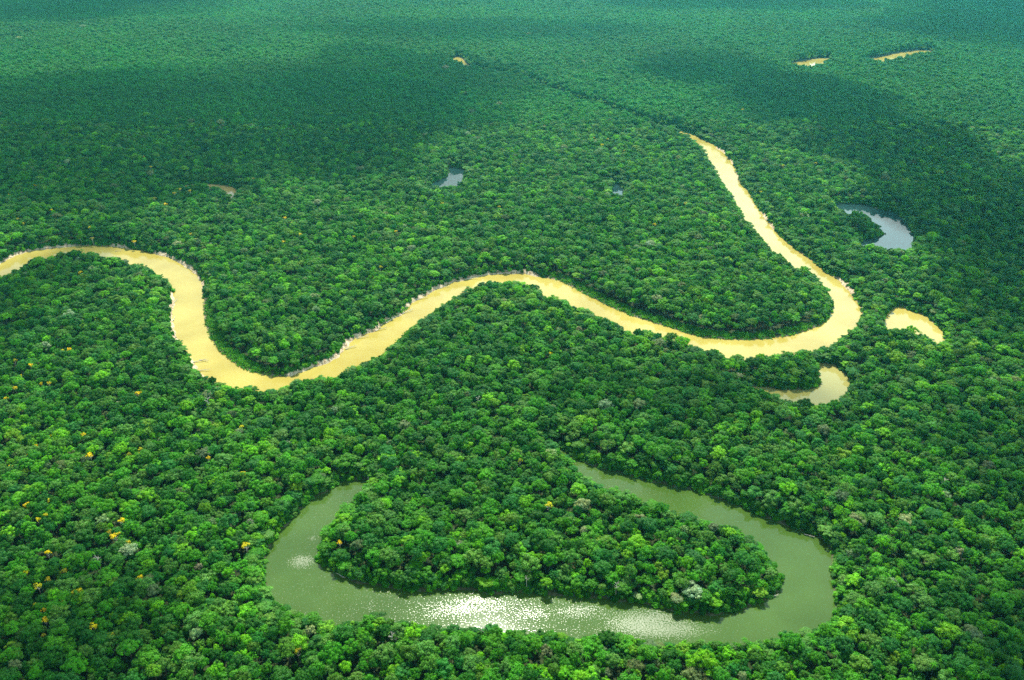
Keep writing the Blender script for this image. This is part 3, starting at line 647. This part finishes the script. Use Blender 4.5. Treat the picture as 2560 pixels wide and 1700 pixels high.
def scatter_object(name, data, mat_keys, label, cat):
    P = np.concatenate(data['p']); me = bpy.data.meshes.new(name); me.vertices.add(len(P)); me.vertices.foreach_set('co', P.astype(np.float32).ravel())
    def att(nm, ty, arr, key):
        a = me.attributes.new(nm, ty, 'POINT'); a.data.foreach_set(key, np.ascontiguousarray(arr).ravel())
    att('size', 'FLOAT_VECTOR', np.concatenate(data['s']).astype(np.float32), 'vector')
    rot = np.concatenate(data['rot']); att('turn', 'FLOAT_VECTOR', np.stack([rot * 0, rot * 0, rot], -1).astype(np.float32), 'vector')
    att('tint', 'FLOAT_VECTOR', np.concatenate(data['tint']).astype(np.float32), 'vector')
    att('variant', 'INT', np.concatenate(data['var']).astype(np.int32), 'value')
    o = link(name, me); me.materials.append(MLEAF)
    ng = bpy.data.node_groups.new(name, 'GeometryNodeTree')
    ng.interface.new_socket('Geometry', in_out='INPUT', socket_type='NodeSocketGeometry')
    ng.interface.new_socket('Geometry', in_out='OUTPUT', socket_type='NodeSocketGeometry')
    n, l = ng.nodes, ng.links
    gi, go = n.new('NodeGroupInput'), n.new('NodeGroupOutput')
    ci = n.new('GeometryNodeCollectionInfo'); ci.inputs['Collection'].default_value = mat_keys
    ci.inputs['Separate Children'].default_value = True; ci.inputs['Reset Children'].default_value = True
    ip = n.new('GeometryNodeInstanceOnPoints'); ip.inputs['Pick Instance'].default_value = True
    def na(nm, ty):
        q = n.new('GeometryNodeInputNamedAttribute'); q.data_type = ty; q.inputs['Name'].default_value = nm; return q.outputs['Attribute']
    l.new(gi.outputs[0], ip.inputs['Points']); l.new(ci.outputs[0], ip.inputs['Instance'])
    l.new(na('variant', 'INT'), ip.inputs['Instance Index']); l.new(na('turn', 'FLOAT_VECTOR'), ip.inputs['Rotation']); l.new(na('size', 'FLOAT_VECTOR'), ip.inputs['Scale'])
    l.new(ip.outputs[0], go.inputs[0])
    md = o.modifiers.new('scatter', 'NODES'); md.node_group = ng
    return tag(o, label, cat, kind='stuff')
PC = bpy.data.collections.new('tree_shapes')
for i, k in enumerate(KEYS):
    d = PROTO[k]; me = d['crown']
    if d['trunk'] is not None:      # crown and trunk in one mesh for the scattered trees
        import bmesh
        bm = bmesh.new(); bm.from_mesh(me); nf = len(bm.faces); bm.from_mesh(d['trunk']); bm.faces.ensure_lookup_table()
        for f in bm.faces[nf:]: f.material_index = 1
        me = bpy.data.meshes.new('tree_shape'); bm.to_mesh(me); bm.free(); me.materials.append(MLEAF); me.materials.append(d['trunk'].materials[0])
    o = bpy.data.objects.new('tree_shape_%03d' % i, me); PC.objects.link(o)
if len(kx):
    canes['p'].append(np.stack([kx, ky, np.minimum(s_ * .35, 1.8) - .2], -1)); sc = rng.uniform(.45, .95, len(kx)); canes['s'].append(np.stack([sc, sc, sc * np.clip(.5 + s_ * .075, .4, 1.6)], -1))
    canes['rot'].append(rng.uniform(0, 6.28, len(kx))); canes['var'].append(np.array([KEYS.index(f'cane{k}') for k in rng.integers(0, 3, len(kx))]))
    canes['tint'].append(tint_of(rng.choice(['mid green', 'bright green', 'grey-green'], len(kx), p=[.55, .35, .1]), rng))
    scatter_object('riverside_thicket', canes, PC, 'low light green thicket fringing the inner bends of the river', 'thicket')
scatter_object('forest', forest, PC, 'dense green rainforest canopy stretching away to the horizon', 'forest')
print('FOREST', sum(len(a) for a in forest['p']), 'CANES', len(kx), 'SINGLES', len(GROUP_TREES))

# ------------------------------------------------------------------ single trees as things
def make_dead():
    r = np.random.default_rng(4)
    out = [([[0, 0, -1], [.2, 0, 9], [.1, .3, 17], [.5, .2, 22]], [.42, .34, .26, .14])]
    for k in range(9):
        a = r.uniform(0, 6.28); z = r.uniform(15, 21); L = r.uniform(2.5, 5)
        st = np.array([.2, .2, z]); e = st + np.array([math.cos(a) * L, math.sin(a) * L, L * r.uniform(.3, .9)]); md = (st + e) / 2 + r.normal(size=3) * .35
        out.append(([st, md, e], [.17, .13, .05]))
        for _ in range(2):
            e2 = md + np.array([math.cos(a + r.uniform(-1, 1)), math.sin(a + r.uniform(-1, 1)), .6]) * L * .45; out.append(([md, (md + e2) / 2 + r.normal(size=3) * .1, e2], [.09, .07, .03]))
    return out
def make_tree(t, label, cat, group):
    e = bpy.data.objects.new(t['kind'], None); COL.objects.link(e)
    e.location = (t['g'][0], t['g'][1], 2.0); e.rotation_euler = (0, 0, rng.uniform(0, 6.28)); e.scale = (t['s'], t['s'], t['sz'])
    pr = PROTO[t['proto']]
    c = bpy.data.objects.new('crown' if t['kind'] != 'palm_tree' else 'frond_crown', pr['crown']); COL.objects.link(c); c.parent = e
    tint = tint_of([t['look'] if t['look'] in TINT else 'mid green'], rng)[0]
    c['tint'] = [float(q) for q in tint]
    k = bpy.data.objects.new('trunk', pr['trunk']); COL.objects.link(k); k.parent = e
    return tag(e, label, cat, group)
def place(px, py):
    """where in the landscape, in words"""
    if py < 330: side = 'left' if px < 850 else 'centre' if px < 1700 else 'right'; return {'left': 'in the far forest at upper left', 'centre': 'in the far forest at top centre', 'right': 'in the far forest at upper right'}[side]
    if py > 1540 and px > 650:
        return "below the lake's left end" if px < 1000 else "below the lake's ruffled stretch" if px < 1500 else "below the lake's right half" if px < 2060 else 'in the bottom right corner'
    if px < 700 and py > 1050:
        return ('in the bottom left corner' if px < 330 else 'between corner and horseshoe lake') if py > 1400 else ('at the left edge level with the lake' if px < 330 else 'just left of the horseshoe lake') if py > 1200 else ('at the left edge below the river loop' if px < 330 else 'above the lake on the left')
    if px > 2080 and py > 1250: return 'right of the horseshoe lake' if px < 2330 else 'at the right edge beside the lake'
    if px > 2130 and py > 620: return 'right of the creamy pond' if py < 950 else 'at the right, between pond and lake'
    if 660 < px < 1960 and 1260 < py <= 1540: return 'on the wooded tongue in the lake'
    if py > 940:
        return 'left of the first river bend' if px < 560 else 'between river and lake, left part' if px < 1100 else 'between river and lake, middle' if px < 1500 else 'between river and lake, right part'
    if px < 440: return 'inside the leftmost river loop' if py > 640 else 'beyond the river at the left'
    if px < 1000 and py > 640: return 'on the point inside the first bend'
    if px < 900: return 'beyond the river, left of middle'
    if 1000 <= px < 1720 and py > 700: return 'just below the middle river bend'
    if px > 1870 and py < 620: return 'right of the upper river reach'
    if px > 1350 and py > 560: return 'inside the right-hand river loop'
    return 'above the middle river bend'
ORD = ['first', 'second', 'third', 'fourth', 'fifth', 'sixth', 'seventh', 'eighth', 'ninth', 'tenth', 'eleventh', 'twelfth', 'thirteenth', 'fourteenth', 'fifteenth', 'sixteenth', 'seventeenth', 'eighteenth', 'nineteenth', 'twentieth']
CATS = {'flowering_tree': 'flowering tree', 'rainforest_tree': 'tree', 'palm_tree': 'palm'}
GRP = {'flowering_tree': 'yellow flowering trees standing out of the canopy', 'rainforest_tree': 'large crowned rainforest trees of the canopy', 'palm_tree': 'palms among the trees near the lake'}
LOOKW = {'yellow': 'golden-yellow flowering', 'dull yellow': 'dull mustard-flowered', 'pale': 'whitish pale-crowned', 'pinkish tan': 'pinkish tan-crowned', 'brown-grey': 'brownish grey-crowned', 'green': 'star-shaped green'}
buckets = {}
for t in GROUP_TREES:
    t['where'] = place(t['px'], t['py'])
    size = '' if t['kind'] == 'palm_tree' or t['look'] in ('pinkish tan', 'brown-grey') else ('large ' if t['big'] else 'small ' if t['r'] < 4.5 and t['kind'] != 'flowering_tree' else '')
    noun = {'flowering_tree': 'tree', 'rainforest_tree': 'tree', 'palm_tree': 'palm'}[t['kind']]
    t['what'] = f"{size}{LOOKW.get(t['look'], t['look'])} {noun}"
    buckets.setdefault((t['what'], t['where']), []).append(t)
for (what, where), ts in buckets.items():
    ts.sort(key=lambda t: t['px'])
    for i, t in enumerate(ts):
        if len(ts) == 1: lab = f'{what} {where}'
        elif len(ts) == 2: lab = f"{'left' if i == 0 else 'right'} one of two {what}s {where}"
        else: lab = (f'leftmost {what} {where}' if i == 0 else f'rightmost {what} {where}' if i == len(ts) - 1 else f'{ORD[i]} {what} from left, {where}')
        make_tree(t, lab, CATS[t['kind']], GRP[t['kind']])
DEADLAB = ['white-limbed bare tree in the trees below the left half of the horseshoe lake', 'bare leaning pale tree on the near lake bank, below the ruffled water', 'tall bare pale tree just below the trough of the first river bend', 'bleached bare tree on the lower right bank of the wooded tongue', 'small bare tree at the bottom middle bank of the wooded tongue', 'bare pale tree in the forest left of the horseshoe lake', 'bare pale tree in the forest right of the horseshoe lake', 'bare pale tree in the forest midway between river and lake']
dead_me = tubes('dead_tree', make_dead(), MPALE)
for k, (px, py, s) in enumerate(DEAD):
    t = dict(g=ground(px, py, 20 * s + 2), r=7.); ashore(t); g = t['g']; o = link('dead_tree', dead_me)
    o.location = (g[0], g[1], 2); o.rotation_euler = (0, 0, k * 1.7); o.scale = (s, s, s * 1.08)
    tag(o, DEADLAB[k], 'dead tree', 'bare dead trees sticking out of the canopy')
# fallen trunks along the river and lake
def log_specs(r):
    L = 17; sp = [([[0, 0, 0], [L * .3, .3, .2], [L * .7, -.2, .35], [L, .3, .1]], [.62, .5, .36, .16]), ([[0, 0, 0], [-.9, .2, .1]], [.62, 1.15])]
    for k in range(6):
        x = r.uniform(L * .45, L); a = r.uniform(-1.4, 1.4); q = r.uniform(1.5, 3.6)
        sp.append(([[x, 0, .3], [x + q * .6, q * math.sin(a), .5 + q * .25]], [.16, .05]))
    return sp
log_me = [tubes('fallen_trunk', log_specs(np.random.default_rng(40 + i)), MPALE) for i in range(3)]
LOGS = [(921,1200,-80,1.0,'pale trunk leaning into the lake at its upper left tip'),(483,905,20,1.0,'branching snag lying in the river at the first bend'),(500,899,-15,.8,'smaller snag afloat beside the one at the first bend'),(497,926,10,.9,'pale log on the mud below the snag at the first bend'),
 (455,660,-35,.9,'pale log on the eroded bank above the first bend'),(474,672,-50,.8,'pale log lying just right of another above the first bend'),(433,757,80,.8,'pale log on the left bank of the first bend'),(434,800,100,.8,'pale log lower down the left bank of the first bend'),(440,842,120,.8,'pale log lowest on the left bank of the first bend'),
 (865,872,35,1.0,'pale log leftmost on the eroded far bank, middle bend'),(893,845,20,1.0,'pale log on rubble where the middle bend begins'),(940,826,30,1.0,'pale log under overhanging trees along the middle bend'),(966,806,50,1.0,'grey log at the shaded notch of the middle bend'),(1007,783,40,1.1,'pale log at the dark overhang of the middle bend'),(1045,748,30,1.0,'pale log above the overhang of the middle bend'),(1100,719,20,1.0,'pale log midway along the top of the middle bend'),(1170,697,10,1.0,'pale log near the crest of the middle bend'),(1245,684,5,1.0,'pale log at the crest of the middle bend'),
 (1838,430,-60,1.1,'pale log on the right bank of the upper reach'),(2105,706,-40,1.1,'pale logs and roots on the outer bank near the sharp bend'),(2157,785,-80,.9,'dark log at the outside of the sharp river bend'),(1924,1493,20,.6,'snag at the lower right foot of the wooded tongue'),(841,1432,-40,.7,'grey log at the lower left foot of the wooded tongue'),(289,627,0,.6,'small dark snag in the leftmost river loop'),(2012,1335,-30,.6,'grey log under the far bank of the lake')]
for k, (px, py, rot, s, lab) in enumerate(LOGS):
    g = ground(px, py, 1.2); o = link('fallen_trunk', log_me[k % 3]); o.location = (g[0], g[1], .7); o.rotation_euler = (0, R(-4), R(rot)); o.scale = (s,) * 3
    if k == 0: o.rotation_euler = (0, R(28), R(rot)); o.location.z = 7
    tag(o, lab, 'fallen tree', 'bleached fallen trunks along the water')

# ------------------------------------------------------------------ clouds overhead (they shade the forest) and haze
def make_cloud(name, px, py, rx, ry, rot, dens, z, lab, seed):
    g = ground(px, py, 10.); c = np.array([g[0], g[1], 0]) + SUNV * (z / SUNV[2])
    ex_ = np.linalg.norm(ground(px + rx, py, 10) - g); ey_ = np.linalg.norm(ground(px, py + ry, 10) - ground(px, py - ry, 10)) / 2
    bm = _bm.new(); _bm.ops.create_icosphere(bm, subdivisions=4, radius=1)
    r = np.random.default_rng(seed); K = r.normal(size=(14, 3)) * 2.4; ph = r.uniform(0, 6.28, 14)
    for v in bm.verts:
        d = np.array(v.co); w = 1 + .085 * np.sum(np.sin(K @ d * 1.6 + ph)) / 1.6
        d = d * w; d[2] *= .42 if d[2] > 0 else .2
        v.co = (d[0] * ex_, d[1] * ey_, d[2] * min(ex_, ey_, 500))
    me = bpy.data.meshes.new(name); bm.to_mesh(me); bm.free()
    m = bpy.data.materials.new('cloud_%s' % seed); m.use_nodes = True; n, l = m.node_tree.nodes, m.node_tree.links; n.clear()
    o_ = n.new('ShaderNodeOutputMaterial'); vs = n.new('ShaderNodeVolumeScatter'); vs.inputs['Color'].default_value = (1, 1, 1, 1)
    th = .62 * min(ex_, ey_, 500); vs.inputs['Density'].default_value = dens / th * SUNV[2]; vs.inputs['Anisotropy'].default_value = .3
    l.new(vs.outputs[0], o_.inputs['Volume'])
    o = link(name, me, m); o.location = tuple(c); o.rotation_euler = (0, 0, R(rot))
    return tag(o, lab, 'cloud', 'clouds overhead', 'stuff')
S_ = 1.0843
CLOUDS = [(300,295,650,145,-4,3.2),(900,200,260,95,8,2.2),(820,370,190,60,0,2.2),(1620,165,180,36,0,2.2),(1860,235,210,55,-10,3.2),(2060,345,200,80,-20,3.2),(2210,480,210,110,-25,3.2),(2330,640,190,150,-20,2.4),(100,14,430,34,0,2.6),(2420,55,330,70,0,3.2),(1650,930,420,75,5,.8),(2390,1080,300,150,0,.9),(60,1560,300,230,0,1.5),(2560,1640,340,230,0,2.2),(1050,75,420,30,0,1.0),(-40,760,150,330,0,1.3),(1700,12,300,20,0,1.4)]  # clouds over the frame's corners and left edge are added, standing in for lens vignetting
for k, (px, py, rx, ry, rot, dn) in enumerate(CLOUDS):
    make_cloud('cloud', px * S_, py * S_, rx * S_, ry * S_, rot, dn, 820 + 5 * k if py < 100 else 1700 + 60 * k, 'fair-weather cloud out of view overhead, placed for its soft shadow on the forest', 60 + k)
def make_haze():
    bm = _bm.new(); _bm.ops.create_cube(bm, size=1)
    for v in bm.verts: v.co = (v.co.x * 19000, v.co.y * 19000, -4 if v.co.z < 0 else CAM_H + 30)
    me = bpy.data.meshes.new('haze'); bm.to_mesh(me); bm.free()
    m = bpy.data.materials.new('haze'); m.use_nodes = True; n, l = m.node_tree.nodes, m.node_tree.links; n.clear()
    o_ = n.new('ShaderNodeOutputMaterial'); pv = n.new('ShaderNodeVolumePrincipled')
    pv.inputs['Color'].default_value = (.14, .80, .88, 1); pv.inputs['Density'].default_value = 3.6e-5; pv.inputs['Anisotropy'].default_value = .7
    l.new(pv.outputs[0], o_.inputs['Volume'])
    return tag(link('haze', me, m), 'thin blue-green haze hanging over the distant forest', 'haze', kind='stuff')
make_haze()
